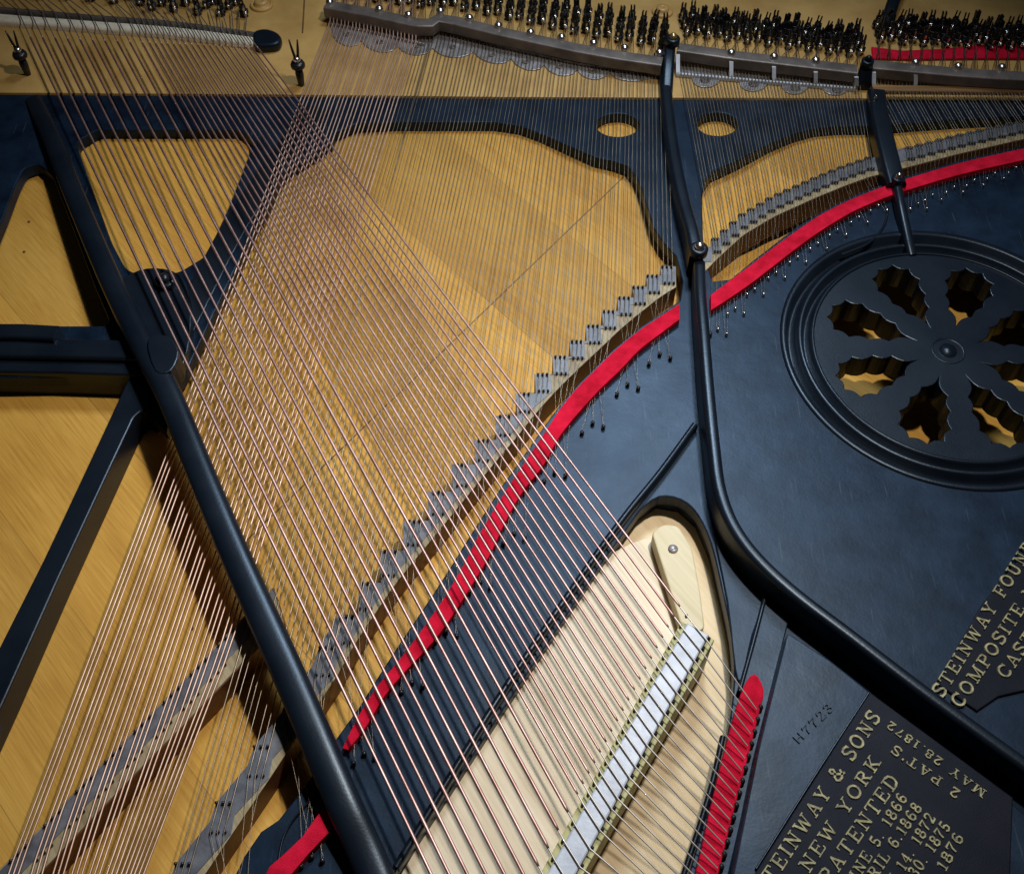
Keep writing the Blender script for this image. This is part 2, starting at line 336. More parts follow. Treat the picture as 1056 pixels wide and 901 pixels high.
# rosette
ros = bmesh.new()
prof = [(RO+0.0012, -0.016), (RO+0.0012, 0.0006), (RO*0.985, 0.0012), (RO*0.965, 0.0006), (RO*0.958, -0.0075), (RO*0.935, -0.0085), (RO*0.915, -0.004), (RO*0.90, -0.0005), (RO*0.885, 0.0008), (RO*0.87, -0.0005), (RO*0.862, -0.0075), (RO*0.842, -0.008), (RO*0.825, -0.002), (RO*0.812, 0.0004), (RO*0.80, 0.0), (RO*0.80, -0.024)]
lathe_bm(ros, prof, 96, caps=False)
rosette_ring = keep('rosette_ring', ros, M['strut'], plate, (RC.x, RC.y, 0))
ros = []
r3 = RO*0.803
loops = [[(r3*math.cos(2*math.pi*i/72), r3*math.sin(2*math.pi*i/72)) for i in range(72)]]
tips = [(0.235, 0.0), (0.36, 0.080), (0.47, 0.122), (0.60, 0.155), (0.705, 0.138), (0.770, 0.055)]
def hollow(a, b, dep):
    a, b = Vector(a), Vector(b); d = b - a; nn = Vector((d.y, -d.x))
    return [tuple(a + d*t + nn*dep*math.sin(math.pi*t)) for t in (0, 0.25, 0.5, 0.75)]
half = []
for a, b in zip(tips, tips[1:]): half += hollow(a, b, 0.16)
half += hollow(tips[-1], (0.770, -0.055), 0.16)[:3]
full = half + [(x, -y) for x, y in half[-2:0:-1]]
ang0 = math.atan2((P(952, 440, 0)-RC).y, (P(952, 440, 0)-RC).x)
for k in range(8):
    a = ang0 + k*math.pi/4
    loops.append([(RO*(x*math.cos(a) - y*math.sin(a))*0.95, RO*(x*math.sin(a) + y*math.cos(a))*0.95) for x, y in full])
loops.append([(RO*0.035*math.cos(t*math.pi/6), RO*0.035*math.sin(t*math.pi/6)) for t in range(12)])
rosette = sheet('rosette', loops, -0.024, -0.001, M['strut'], plate, 0.0008)
rosette.location = (RC.x, RC.y, 0)
bm = bmesh.new(); lathe_bm(bm, [(RO*0.105, -0.002), (RO*0.10, -0.0004), (RO*0.09, -0.0004), (RO*0.078, -0.004), (RO*0.06, -0.004), (RO*0.05, 0.0005), (0, 0.0015)], 24)
keep('rosette_hub', bm, M['strut'], plate, (RC.x, RC.y, 0))

# raised areas of the casting
def slab(name, px, z1, mat=None, z0=0.0, par=None, bev=0.0009, label=None):
    return sheet(name, [W(px, z1)], z0, z1, mat or M['plate'], par or plate, bev, label)
slab('raised_panel', rounded([(812, 652), (858, 682), (930, 740), (1010, 800), (1130, 900), (1100, 1150), (700, 1150), (757, 896), (782, 772)], 4), 0.024)
slab('raised_ledge', [(791, 612), (815, 634), (801, 690), (778, 790), (752, 900), (730, 1000), (705, 1000), (727, 900), (752, 800), (765, 706)], 0.0035)
slab('raised_web', smooth_loop([(736, 545), (760, 585), (788, 612), (776, 655), (765, 700), (758, 690), (750, 620)], 3, True), 0.002)
tp = slab('text_panel', [(897, 713), (1045, 822), (1040, 960), (740, 960), (783, 893)], 0.0255, M['panel'], 0.024)
slab('text_panel', [(1013, 622), (1130, 480), (1200, 700), (1056, 712), (1030, 718), (1008, 733), (966, 704)], 0.0022, M['panel'], 0.0)

# ribs on the casting
def rib(px, w, z, h, mat='strut', name='rib', **k): return bar(name, px, z, w, h, M[mat], plate, **k)
rib([(717, 436), (682, 484), (645, 530), (600, 592), (510, 725), (408, 893)], 7, 0.009, 0.009)
rib([(790, 612), (778, 658), (763, 712)], 4.5, 0.007, 0.007)
rib([(896, 714), (840, 800), (780, 895)], 2.2, 0.0265, 0.003)
rib([(746, 758), (736, 802), (722, 850), (704, 905)], 6, 0.0065, 0.006)
rib([(916, 212), (912, 232), (896, 250), (868, 262)], 3, 0.0012, 0.001)
rib([(345, 800), (322, 822), (298, 850), (288, 880), (284, 930)], 2, 0.003, 0.003)
rib([(408, 893), (395, 925)], 5, 0.006, 0.006, curve=False)

# pin block: golden painted metal field behind
gold = sheet('pin_block', [W([(-400, -120), (1500, -120), (1300, 104), (1056, 102), (520, 100), (300, 97.5), (0, 95.5), (-300, 94)], 0.003)], -TP-0.004, 0.003, M['goldplate'], piano, 0.0008)
gold['label'] = 'golden bronze painted pin field along the top edge'
def boss(x, y, rp, par=gold, z=0.003, mat='goldplate'):
    bm = bmesh.new(); r = rp*mpp(x, y, z)
    lathe_bm(bm, [(r, -0.001), (r, 0.0015), (r*0.92, 0.003), (r*0.8, 0.003), (r*0.74, 0.0015), (r*0.62, 0.0015), (r*0.6, 0.005), (r*0.5, 0.0065), (r*0.12, 0.0068), (0, 0.005)], 28)
    return keep('bolt_boss', bm, M[mat], par, P(x, y, z))
boss(270, 6, 12); boss(683, 13, 11)
bm = bmesh.new(); sweep_bm(bm, [P(318, -30, 0.0035), P(314, 0, 0.0035), P(312, 34, 0.0035)], [(-0.0007, -0.001), (0.0007, -0.001), (0.0007, 0.0004), (-0.0007, 0.0004)])
from_bm('crack_line', bm, M['seam'], gold)

# struts ---------------------------------------------------------------------
def bolt(x, y, z, rp, par, ring='strut', cap='steel'):
    r = rp*mpp(x, y, z); bm = bmesh.new()
    lathe_bm(bm, [(r, -0.006), (r, 0.0), (r*0.9, 0.0012), (r*0.62, 0.0012)], 24, 0)
    lathe_bm(bm, [(r*0.55, 0.0005), (r*0.55, 0.003), (r*0.42, 0.0048), (r*0.2, 0.006), (0, 0.0062)], 20, 1)
    return keep('bolt', bm, [M[ring], M[cap]], par, P(x, y, z))
s1 = bar('plate_strut', [(33, 99, 0.004), (50, 135, 0.012), (76, 200, 0.016), (110, 280, 0.020), (140, 342, 0.026), (172, 402, 0.030), (208, 490, 0.031), (246, 580, 0.030), (300, 700, 0.028), (352, 822, 0.022), (378, 880, 0.016), (410, 960, 0.012)], 0, 18.5, 0.019, M['strut'], piano, r=0.42, scale=(1.3, 1.7))
s1['label'] = 'long smooth black strut running down left of the copper strings'
s2 = sheet('plate_strut', [W(rounded([(133, 389), (153, 400), (156, 428), (146, 423), (138, 430), (121, 466), (60, 597), (5, 720), (-60, 860), (-90, 840), (2, 662), (46, 575)], 3), 0.002)], ZB, 0.002, M['strut'], piano, 0.0012)
s2['label'] = 'flat deep black strut slanting to the lower left edge'
s3 = bar('plate_strut', [(325, 112), (280, 175), (240, 236), (196, 320), (172, 366)], 0.0012, 28, 0.004, M['strut'], piano, r=0.08)
s3['label'] = 'short black strut under the copper strings between two openings'
cb = bar('plate_strut', [(-120, 356), (-40, 356), (60, 358), (150, 360)], 0.012, 26, 0.03, M['strut'], piano, r=0.15, curve=False)
cb['label'] = 'horizontal black crossbar at the left edge'
bar('flange', [(-120, 374), (60, 376), (150, 379)], 0.006, 20, 0.028, M['strut'], cb, r=0.15, curve=False)
bar('raised_block', [(-120, 340), (20, 340), (57, 342)], 0.017, 20, 0.02, M['strut'], cb, r=0.2, curve=False)
jn = slab('junction_boss', smooth_loop([(118, 300), (135, 282), (160, 276), (186, 284), (196, 310), (196, 345), (188, 378), (170, 395), (150, 380), (128, 345)], 3, True), 0.010, M['strut'])
slab('junction_boss', smooth_loop([(152, 350), (172, 346), (184, 362), (176, 382), (160, 382)], 3, True), 0.030, M['strut'], 0.005)
bolt(170, 289, 0.014, 11, s1, cap='strut')
s4 = bar('plate_strut', [(686, 62, 0.012), (688, 100, 0.014), (694, 150, 0.016), (704, 200, 0.020), (714, 235, 0.024), (719, 262, 0.024)], 0, 14, 0.024, M['strut'], piano, r=0.35)
s4['label'] = 'upper black strut between the string sections above the round bolt'
s4b = bar('plate_strut', [(722, 268, 0.022), (723, 300, 0.026), (727, 350, 0.028), (731, 400, 0.028), (737, 460, 0.028), (743, 503, 0.028), (757, 540, 0.028), (782, 574, 0.028), (822, 611, 0.028), (880, 655, 0.028), (940, 701, 0.028), (1000, 745, 0.028), (1080, 802, 0.028), (1180, 870, 0.028)], 0, 14.5, 0.028, M['strut'], piano, r=0.40)
s4b['label'] = 'glossy curved black strut sweeping from the bolt to the lower right'
b4 = bolt(721, 256, 0.030, 9.5, s4, ring='strut')
s5 = bar('plate_strut', [(905, 92, 0.010), (908, 115, 0.014), (918, 158, 0.016), (926, 188, 0.014)], 0, 23, 0.016, M['strut'], piano, r=0.2, scale=(0.85, 0.85))
s5['label'] = 'short broad black strut at the right, crossing the curved bridge'
bar('strut_tail', [(926, 186, 0.0135), (931, 212, 0.0125), (938, 245, 0.006), (942, 262, 0.001)], 0, 10, 0.010, M['strut'], s5, r=0.4)
bolt(926, 184, 0.017, 6, s5)
bar('strut_tail', [(934, -30, 0.02), (922, 0, 0.02), (916, 22, 0.016)], 0, 13, 0.014, M['strut'], s5, r=0.3)

# bridges --------------------------------------------------------------------
ZT = 0.002
pin_bm = bmesh.new(); lathe_bm(pin_bm, [(0.0011, -0.001), (0.0011, 0.0020), (0.0008, 0.0025), (0, 0.0026)], 7)
pin_me = bpy.data.meshes.new('bridge_pin'); bmesh.ops.recalc_face_normals(pin_bm, faces=pin_bm.faces); pin_bm.to_mesh(pin_me); pin_bm.free(); pin_me.materials.append(M['dark'])
def pins(spots, parent, z, limit=100, name='bridge_pin', me=pin_me, lean=0.0):
    spots = sorted(spots, key=lambda s: mpp(s[0], s[1], z))
    for x, y in spots[:limit]:
        o = bpy.data.objects.new(name, me); COL.objects.link(o); o.parent = parent; o.location = P(x, y, z)
        o.rotation_euler = (random.uniform(-.06, .06), random.uniform(-.06, .06) + lean, 0)
        if name == 'tuning_pin': o.rotation_euler = (random.uniform(-.10, .10), random.uniform(-.10, .10), random.uniform(-.5, .5)); o.scale = (1, 1, random.uniform(1.0, 1.2))
    if len(spots) > limit:
        bm = bmesh.new()
        for x, y in spots[limit:]:
            n0 = len(bm.verts); bm.from_mesh(me); bm.verts.ensure_lookup_table()
            nv = bm.verts[n0:]
            if name == 'tuning_pin': bmesh.ops.transform(bm, matrix=Matrix.Rotation(random.uniform(-.10, .10), 4, 'X') @ Matrix.Rotation(random.uniform(-.1, .1), 4, 'Y') @ Matrix.Rotation(random.uniform(-.5, .5), 4, 'Z'), verts=nv)
            bmesh.ops.translate(bm, vec=P(x, y, z), verts=nv)
        m2 = bpy.data.meshes.new(name + 's'); bm.to_mesh(m2); bm.free()
        o = link(name + 's', m2, [M['dark']] if me is pin_me else list(me.materials), parent); o['kind'] = 'stuff'

def interp(tab, x):
    tab = sorted(tab)
    for a, b in zip(tab, tab[1:]):
        if a[0] <= x <= b[0]: return a[1] + (b[1]-a[1])*(x-a[0])/(b[0]-a[0])
    a, b = (tab[0], tab[1]) if x < tab[0][0] else (tab[-2], tab[-1])
    return a[1] + (b[1]-a[1])*(x-a[0])/(b[0]-a[0])

# notes of the long bridge, left of the middle strut: upper pin row centres
KL = [(689, 276), (674, 285.5), (659.5, 297), (645, 308), (629, 322), (613, 337), (596, 353), (579, 369), (561, 387), (542, 407), (522, 430), (500, 455), (478, 480), (454, 508), (429, 538), (404, 569), (381, 602), (359, 636), (338, 668), (306, 716), (271, 770), (232, 828), (190, 891), (146, 955), (100, 1020)]
R3 = [(738 + 9.3*n, 0) for n in range(18)]
R4 = [(938 + 10.4*n, 0) for n in range(15)]
UP = [(715, 268), (733, 251), (765, 222), (797, 203), (840, 184), (870, 172), (899, 162), (936, 153), (983, 141), (1056, 125), (1110, 114)]
KR = [(x, interp(UP, x) + 1) for x, _ in R3 + R4]
def cap_poly(notes, hw, dn, wl):
    """stepped outline of the graphite cap: one step per note"""
    up = []; lo = []
    for i, (x, y) in enumerate(notes):
        h = hw(i); up += [(x - h, y - 1.5), (x + h, y - 1.5)] if notes[0][0] < notes[-1][0] else [(x + h, y - 1.5), (x - h, y - 1.5)]
        d = dn(i); s = wl(i); lo += [(x - h + s, y + d), (x + h + s, y + d)] if notes[0][0] < notes[-1][0] else [(x + h + s, y + d), (x - h + s, y + d)]
    return up + lo[::-1]
def hwL(i): return abs(KL[i][0] - KL[min(i+1, len(KL)-1)][0])/2 + 0.4 if i < len(KL)-1 else 20
def dnL(i): return 17 + (0 if i < 9 else min(13, (i-8)*1.1))
def slL(i): return -0.02*dnL(i) - 0.012*dnL(i)*i
nb = 18
poly = cap_poly(KL[:nb], hwL, dnL, slL)
pu = poly[:2*nb]; pl = poly[2*nb:]      # lower edge runs from the far note back to the first
pl = [((p[0] - 4, p[1] - 1) if nb - 1 - q//2 >= 9 else p) for q, p in enumerate(pl) if not (q % 2 == 0 and nb - 1 - q//2 >= 8)]
ru = []; rl = []
for (x, y), i in zip(KL[nb:], range(nb, len(KL))):
    d = dnL(i); ru += [(x - 9, y - 1), (x - 16, y + 19)]; rl += [(x + 10, y + 12), (x + 6, y + d + 2)]
poly = pu + ru + rl[::-1] + pl
def bdx(i): return 5 + max(0, min(6, (i - 11)*1.0))
low = smooth_loop([(x + slL(i) + (hwL(i) + 1 if i < nb else 17), y + dnL(i) + (3.5 if i < nb else 0)) for i, (x, y) in enumerate(KL)], 2)
upc = smooth_loop([(x - (10 if i >= nb else 0), y) for i, (x, y) in enumerate(KL)], 2)
# body of the bridge: smooth sided beam standing on the soundboard
step = [(x + 0.2, y + 0.3) for x, y in pu + ru]
body = step + low[::-1]
long_bridge = sheet('long_bridge', [W(body, ZT-0.0015)], ZB, ZT-0.0015, M['brown'], piano, 0.0005)
long_bridge['label'] = 'dark brown curved bridge left of the middle strut, with stepped grey cap'
sheet('notched_top', [W(step + [(x - 0.3, y - 0.5) for x, y in low[::-1]], ZT-0.0006)], ZT-0.0015, ZT-0.0006, M['notch'], long_bridge, 0.0002)
sheet('bridge_cap', [W(poly, ZT)], ZT-0.0025, ZT, M['graphite'], long_bridge, 0.0002)
u3 = []; l3 = []
for i, (x, y) in enumerate(KR): u3.append((x, y)); l3.append((x + 1, y + 14 - 0.10*i))
u3 = [(722, 264)] + u3; l3 = [(723, 278)] + l3
r_bridge = sheet('long_bridge', [W(u3 + [(x, y + 7) for x, y in l3[::-1]], ZT-0.0015)], ZB, ZT-0.0015, M['brown'], piano, 0.0005)
r_bridge['label'] = 'narrow end of the curved bridge right of the middle strut'
sheet('notched_top', [W(u3 + [(x, y + 6) for x, y in l3[::-1]], ZT-0.0006)], ZT-0.0015, ZT-0.0006, M['notch'], r_bridge, 0.0002)
KR2 = [(728, 256)] + KR
sheet('bridge_cap', [W(cap_poly(KR2, lambda i: 4.9 if i < 19 else 5.3, lambda i: 14 - 0.10*i, lambda i: 1), ZT)], ZT-0.0025, ZT, M['graphite'], r_bridge, 0.0002)

# short tenor bridge, lower left
TN = [(-14, 915), (21, 880), (56, 844), (89, 809), (119, 778), (149, 747), (179, 717), (207, 688), (235, 658), (262, 630)]
def off(pts, dx, dy): return [(x + dx, y + dy) for x, y in pts]
tb = [(-40, 942)] + TN + [(285, 608)]
tenor_bridge = sheet('tenor_bridge', [W(off(tb, -3, -3) + off(tb, 8, 34)[::-1], ZT-0.0015)], ZB, ZT-0.0015, M['brown'], piano, 0.0005)
tenor_bridge['label'] = 'short straight bridge in the lower left corner under the pale wound strings'
sheet('notched_top', [W(off(tb, -2.6, -2.6) + off(tb, 7, 33)[::-1], ZT-0.0006)], ZT-0.0015, ZT-0.0006, M['notch'], tenor_bridge, 0.0002)
sheet('bridge_cap', [W(off(tb, -2, -2) + off(tb, -3, 24)[::-1], ZT)], ZT-0.0025, ZT, M['graphite'], tenor_bridge, 0.0002)

# bass bridge
def Bb(s): return (726 - 0.488*s, 658 + 0.873*s)     # along the bridge from its upper end, in photo pixels
def strip(o0, o1, s0, s1, k=0.55):
    # offsets across the bridge (to the right-down), in photo pixels
    n = (0.873, 0.488)
    a, b = Bb(s0), Bb(s1)
    return [(a[0] + n[0]*o0, a[1] + n[1]*o0), (a[0] + n[0]*o1, a[1] + n[1]*o1), (b[0] + n[0]*o1, b[1] + n[1]*o1), (b[0] + n[0]*o0, b[1] + n[1]*o0)]
ZBB = 0.022
bass_bridge = sheet('bass_bridge', [W(strip(-29, 10, -4, 480), ZBB)], ZB, ZBB, M['olive'], piano, 0.0006)
bass_bridge['label'] = 'bass bridge at lower centre with silvery cap between yellow-green edges'
sheet('bridge_cap', [W(strip(-23, 3, -6, 480), ZBB + 0.0052)], ZBB-0.001, ZBB + 0.0052, M['silver'], bass_bridge, 0.0012)
pb = sheet('soundboard_panel', [W([(600, 500), (760, 500), (800, 700), (760, 1100), (300, 1100), (380, 880), (600, 560)], ZB + 0.0012)], ZB - 0.002, ZB + 0.0012, M['paleboard'], piano, 0.0004)
pb['label'] = 'paler soundboard area inside the bass opening'
# apron carrying the bass bridge
ap = sheet('bridge_apron', [W([(676, 552), (700, 545), (726, 650), (700, 690), (540, 975), (350, 975), (398, 897), (508, 728), (612, 580), (650, 560)], -0.010)], ZB, -0.010, M['apron'], piano, 0.0008)
ap['label'] = 'cream wooden apron under the copper strings beside the bass bridge'
sl = sheet('side_plate', [W(rounded([(672, 549), (684, 540), (700, 542), (714, 566), (722, 610), (727, 648), (706, 656), (690, 605)], 5), 0.004)], -0.010, 0.004, M['maple'], ap, 0.001)
bm = bmesh.new(); r = 5.2*mpp(694, 566)
lathe_bm(bm, [(r, -0.001), (r, 0.0006), (r*0.8, 0.0014), (0, 0.0016)], 20, 0)
for dx in (-1, 1):
    pass
sc_o = keep('screw', bm, M['skirt'], sl, P(694, 566, 0.004))
bm = bmesh.new(); bmesh.ops.create_cube(bm, size=1, matrix=Matrix.Diagonal((r*1.5, r*0.22, 0.0008, 1)))
so = keep('screw_slot', bm, M['dark'], sl, P(694, 566, 0.0055)); so.rotation_euler = (0, 0, 0.4)

# felts ----------------------------------------------------------------------
k2 = 13
f1 = sheet('felt_strip', [W(smooth_loop(felt_top[k2:], 3) + smooth_loop(felt_bot[k2:], 3)[::-1], 0.0066)], 0.0004, 0.0066, M['red'], piano, 0.0004)
f1['label'] = 'long curved red felt strip under the strings left of the middle strut'
f2 = sheet('felt_strip', [W(smooth_loop(felt_top[:13], 3) + smooth_loop(felt_bot[:13], 3)[::-1], 0.0066)], 0.0004, 0.0066, M['red'], piano, 0.0004)
f2['label'] = 'narrow curved red felt strip at the upper right'
f3 = sheet('felt_strip', [W(smooth_loop([(778, 694), (788, 711), (783, 735), (773, 775), (757, 836), (741, 901), (722, 980), (695, 980), (717, 901), (733, 830), (750, 762), (765, 712)], 3, True), 0.0085)], 0.0036, 0.0085, M['red'], piano, 0.0014)
f3['label'] = 'broad straight red felt strip at lower right under the bass string ends'
f4 = sheet('felt_strip', [W([(262, 925), (278, 893), (292, 881), (312, 862), (326, 842), (334, 832), (345, 842), (341, 856), (318, 880), (297, 905), (285, 935)], 0.0082)], 0.0004, 0.0082, M['red'], piano, 0.0004)
f4['label'] = 'short red felt strip at the bottom left of the long strut'
f5 = sheet('felt_strip', [W([(899, 48), (930, 52), (975, 50), (1010, 46), (1056, 46), (1120, 48), (1120, 62), (1056, 60), (1000, 60), (940, 61), (900, 60)], 0.006)], 0.003, 0.006, M['red'], piano, 0.001)
f5['label'] = 'red cloth strip behind the tuning pins at the top right'

# string rest of the bass, top left
wf = bar('bass_felt_rest', [(-80, 9), (0, 17), (90, 24), (180, 31), (268, 42)], 0.010, 13, 0.008, M['white'], piano, r=0.3)
wf['label'] = 'cream felt rest under the bass strings at the top left'
rail = bar('bass_rail', [(-80, 1), (0, 8), (90, 16), (180, 23), (262, 34)], 0.012, 5, 0.010, M['bar'], piano, r=0.3)
rail['label'] = 'dark metal rail along the cream felt at the top left'
cap = sheet('rail_end', [W(smooth_loop([(261, 33), (272, 29), (284, 32), (290, 38), (286, 45), (272, 47), (262, 45)], 4, True), 0.013)], 0.003, 0.013, M['strut'], rail, 0.003)
bp0 = None
RB = []

# pressure bars and string guides along the top ---------------------------------
segA = [(336, 4), (380, 12), (430, 23), (444, 23), (452, 18), (470, 21), (520, 33), (595, 49), (640, 57), (683, 63)]
segB = [(699, 48), (754, 56), (798, 61), (841, 66), (884, 71)]
segC = [(900, 66), (944, 70), (988, 74), (1033, 77), (1056, 78), (1140, 82)]
def pressure_bar(px, lab, curve=True, w=15):
    o = bar('pressure_bar', px, 0.022, w, 0.011, M['bar'], piano, r=0.12, curve=False)
    o['label'] = lab; return o
barA = pressure_bar(segA, 'long dark bronze bar with a kink above the middle strings')
barB = pressure_bar(segB, 'dark bronze bar segment right of the middle strut')
barC = pressure_bar(segC, 'dark bronze bar segment at the top right edge')
scr = bmesh.new(); lathe_bm(scr, [(0.0042, -0.002), (0.0042, 0.001), (0.0033, 0.0028), (0.0015, 0.0038), (0, 0.004)], 14)
scr0 = keep('bar_screw', scr, M['steel'], barA, P(340, 3, 0.022))
for x, y in ((391, 10), (421, 16), (454, 12), (484, 19), (514, 27), (547, 34), (579, 39), (612, 45), (644, 50), (680, 55)): clone(scr0, barA, P(x, y, 0.0225))
for x, y in ((754, 55), (798, 59), (841, 63)): clone(scr0, barB, P(x, y, 0.0225))
for x, y in ((944, 65), (988, 69), (1033, 70)): clone(scr0, barC, P(x, y, 0.0225))
def post(x, y0, y1, parent, w=4):
    bm = bmesh.new(); a = P(x, y0, 0.019); b = P(x, y1, 0.008); h = w/2*mpp(x, y1, 0.01)
    vs = []
    for p in (a, b):
        for sx, sy in ((-h, 0), (h, 0), (h, -0.002), (-h, -0.002)): vs.append(bm.verts.new(p + Vector((sx, sy, 0))))
    for i in range(4): bm.faces.new((vs[i], vs[(i+1) % 4], vs[4+(i+1) % 4], vs[4+i]))
    bm.faces.new(vs[:4]); bm.faces.new(vs[4:]); return from_bm('bar_clamp', bm, M['silver'], parent)
for x in (699, 754, 798, 841, 883): post(x, interp([(699, 56), (883, 79)], x), interp([(699, 74), (883, 88)], x), barB)
for x in (901, 944, 988, 1033): post(x, interp([(899, 74), (1056, 82)], x), 87 + (x-900)*0.012, barC)
# scalloped guide plate
def guide(up, scal, lab, par=piano):
    o = sheet('string_guide', [W(up + scal[::-1], 0.0045)], 0.003, 0.0045, M['skirt'], par, 0.0003); o['label'] = lab; return o
def scallops(base, xs, depth, n=8):
    """base(x) is the upper line of the scallops, xs their boundaries"""
    out = []
    for a, b in zip(xs, xs[1:]):
        for i in range(n):
            t = i/n; x = a + (b-a)*t; out.append((x, base(x) + depth*math.sin(math.pi*t)**0.6))
    out.append((xs[-1], base(xs[-1]))); return out
upA = [(341, 18), (380, 24), (440, 40), (452, 26), (520, 46), (595, 62), (640, 68), (684, 74)]
bA = lambda x: interp([(341, 36), (400, 47), (438, 49), (483, 52), (525, 60), (560, 67), (595, 72), (640, 76), (684, 74)], x)
gA = guide(upA, scallops(bA, [343, 372, 410, 446, 488, 527, 561, 595, 628, 682], 8), 'scalloped nickel string guide below the kinked bar')
gB = guide([(697, 68), (882, 84)], scallops(lambda x: interp([(697, 77), (882, 88)], x), [697, 712, 744, 762, 794, 806, 836, 848, 880], 0) if False else
           [(697, 78), (712, 79)] + [(728 + 15*math.cos(a), 80 + 10*math.sin(a)) for a in [math.pi - i*math.pi/8 for i in range(9)]] +
           [(777 + 15*math.cos(a), 84 + 10*math.sin(a)) for a in [math.pi - i*math.pi/8 for i in range(9)]] +
           [(820 + 14*math.cos(a), 87 + 10*math.sin(a)) for a in [math.pi - i*math.pi/8 for i in range(9)]] +
           [(862 + 14*math.cos(a), 89 + 9*math.sin(a)) for a in [math.pi - i*math.pi/8 for i in range(9)]] + [(882, 90)],
           'nickel string guide with four round lobes right of the middle strut')
holes = bmesh.new(); lathe_bm(holes, [(0.0052, -0.0005), (0.0052, 0.0008), (0.0040, 0.0012), (0.0036, 0.0003), (0.0018, 0.0006), (0, 0.0008)], 18)
h0 = keep('guide_rivet', holes, M['bar'], gB, P(727, 83, 0.0045))
for x, y in ((777, 87), (820, 91), (863, 93)): clone(h0, gB, P(x, y, 0.0045))
for x, y in ((507, 57), (542, 64), (577, 69), (611, 74), (642, 78), (663, 79), (467, 49), (430, 48), (392, 44), (358, 36)): clone(h0, gA, P(x, y, 0.0045)).scale = (0.7, 0.7, 1)
bar('guide_edge', [(341, 23), (380, 31), (438, 45)], 0.0075, 2.2, 0.004, M['skirt'], gA, curve=False)
bar('guide_edge', [(452, 28), (520, 47), (595, 64), (684, 76)], 0.0075, 2.2, 0.004, M['skirt'], gA, curve=False)
bar('guide_edge', [(697, 75), (790, 83), (882, 90)], 0.0075, 3.0, 0.004, M['silver'], gB, curve=False)
tr = bar('treble_rail', [(900, 90), (1056, 92), (1140, 93)], 0.010, 10, 0.008, M['railwood'], piano, r=0.25, curve=False)
tr['label'] = 'brown wooden rail below the bar at the top right'
bar('rail_edge', [(898, 98), (1056, 99), (1140, 100)], 0.006, 4, 0.004, M['goldplate'], tr, curve=False)
# strut heads passing through the bars
hd = bar('strut_head', [(692, 36, 0.024), (690, 60, 0.022), (688, 92, 0.012)], 0, 12, 0.018, M['strut'], s4, r=0.3)
bolt(694, 40, 0.030, 7.5, s4, ring='strut', cap='brass'); bolt(680, 57, 0.016, 6, s4, cap='steel')
hd2 = bar('strut_head', [(895, 63, 0.028), (893, 84, 0.014)], 0, 13, 0.018, M['strut'], s5, r=0.3, curve=False)
bolt(895, 63, 0.029, 6.5, s5, ring='strut', cap='strut')
b5 = bolt(902, 104, 0.012, 3, s5)

# forked pegs ------------------------------------------------------------------
def peg(x, y, h, lab):
    bm = bmesh.new()
    lathe_bm(bm, [(0.0030, 0), (0.0042, h*0.25), (0.0034, h*0.42)], 12, 0)
    lathe_bm(bm, [(0.0070, h*0.42), (0.0072, h*0.47), (0.0060, h*0.52), (0.003, h*0.53)], 18, 0)
    lathe_bm(bm, [(0.0028, h*0.52), (0.0040, h*0.57), (0.0028, h*0.63), (0, h*0.64)], 14, 1)
    for s in (-1, 1): tube_bm(bm, [(s*0.0012, 0, h*0.58), (s*0.0028, 0, h*0.8), (s*0.0040, 0.0, h)], [0.0014, 0.0013, 0.0007], 8, True, 0)
    o = keep('forked_peg', bm, [M['dark'], M['steel']], piano, P(x, y, 0.003)); o['label'] = lab; return o
peg(29, 77, 0.050, 'dark forked metal peg with a collar at the left edge')
peg(311, 88, 0.052, 'dark forked metal peg with a collar between the two string groups')

# tuning pins ------------------------------------------------------------------
def tuning_pin_mesh():
    bm = bmesh.new()
    lathe_bm(bm, [(0.0036, -0.002), (0.0034, 0.0125), (0.0028, 0.0140)], 10, 0)
    # squared tip with a cleft
    for s in (-1, 1):
        bmesh.ops.create_cube(bm, size=1, matrix=Matrix.Translation((s*0.0016, 0, 0.0168)) @ Matrix.Diagonal((0.0015, 0.0040, 0.0066, 1)))
    pts = [(0.0042*math.cos(a), 0.0042*math.sin(a), 0.0035 + 0.0042*a/(6*math.pi)) for a in [i*math.pi/5 for i in range(31)]]
    tube_bm(bm, pts, 0.00075, 5, False, 0)
    bmesh.ops.create_icosphere(bm, subdivisions=1, radius=0.0019, matrix=Matrix.Translation((0.0004, -0.0050, 0.0060)))
    for f in bm.faces:
        c = f.calc_center_median()
        if (c - Vector((0.0004, -0.0050, 0.0060))).length < 0.0020: f.material_index = 1; f.smooth = True
    me = bpy.data.meshes.new('tuning_pin'); bmesh.ops.recalc_face_normals(bm, faces=bm.faces); bm.to_mesh(me); bm.free()
    me.materials.append(M['dark']); me.materials.append(M['steel']); return me
tp_me = tuning_pin_mesh()
tp_spots = []
T2 = [684 - 11.3*i for i in range(23)]                 # steel notes left of the strut (index as KL)
T3 = [706 + 10.45*n for n in range(18)]
T4 = [905 + 11.1*n for n in range(15)]
TT = [344 + 11.6*n for n in range(8)]                  # wound tenor notes
def bar_y(x):
    return interp([(336, -3), (380, 5), (445, 14), (452, 10), (520, 24), (595, 40), (683, 55)], x) if x < 690 else (interp([(699, 41), (884, 64)], x) if x < 892 else interp([(900, 60), (1140, 76)], x))
def guide_y(x):
    return interp([(336, 21), (380, 31), (438, 45)], x) if x < 445 else (interp([(452, 28), (520, 47), (595, 64), (684, 76)], x) if x < 692 else (interp([(697, 75), (882, 90)], x) if x < 892 else 90))
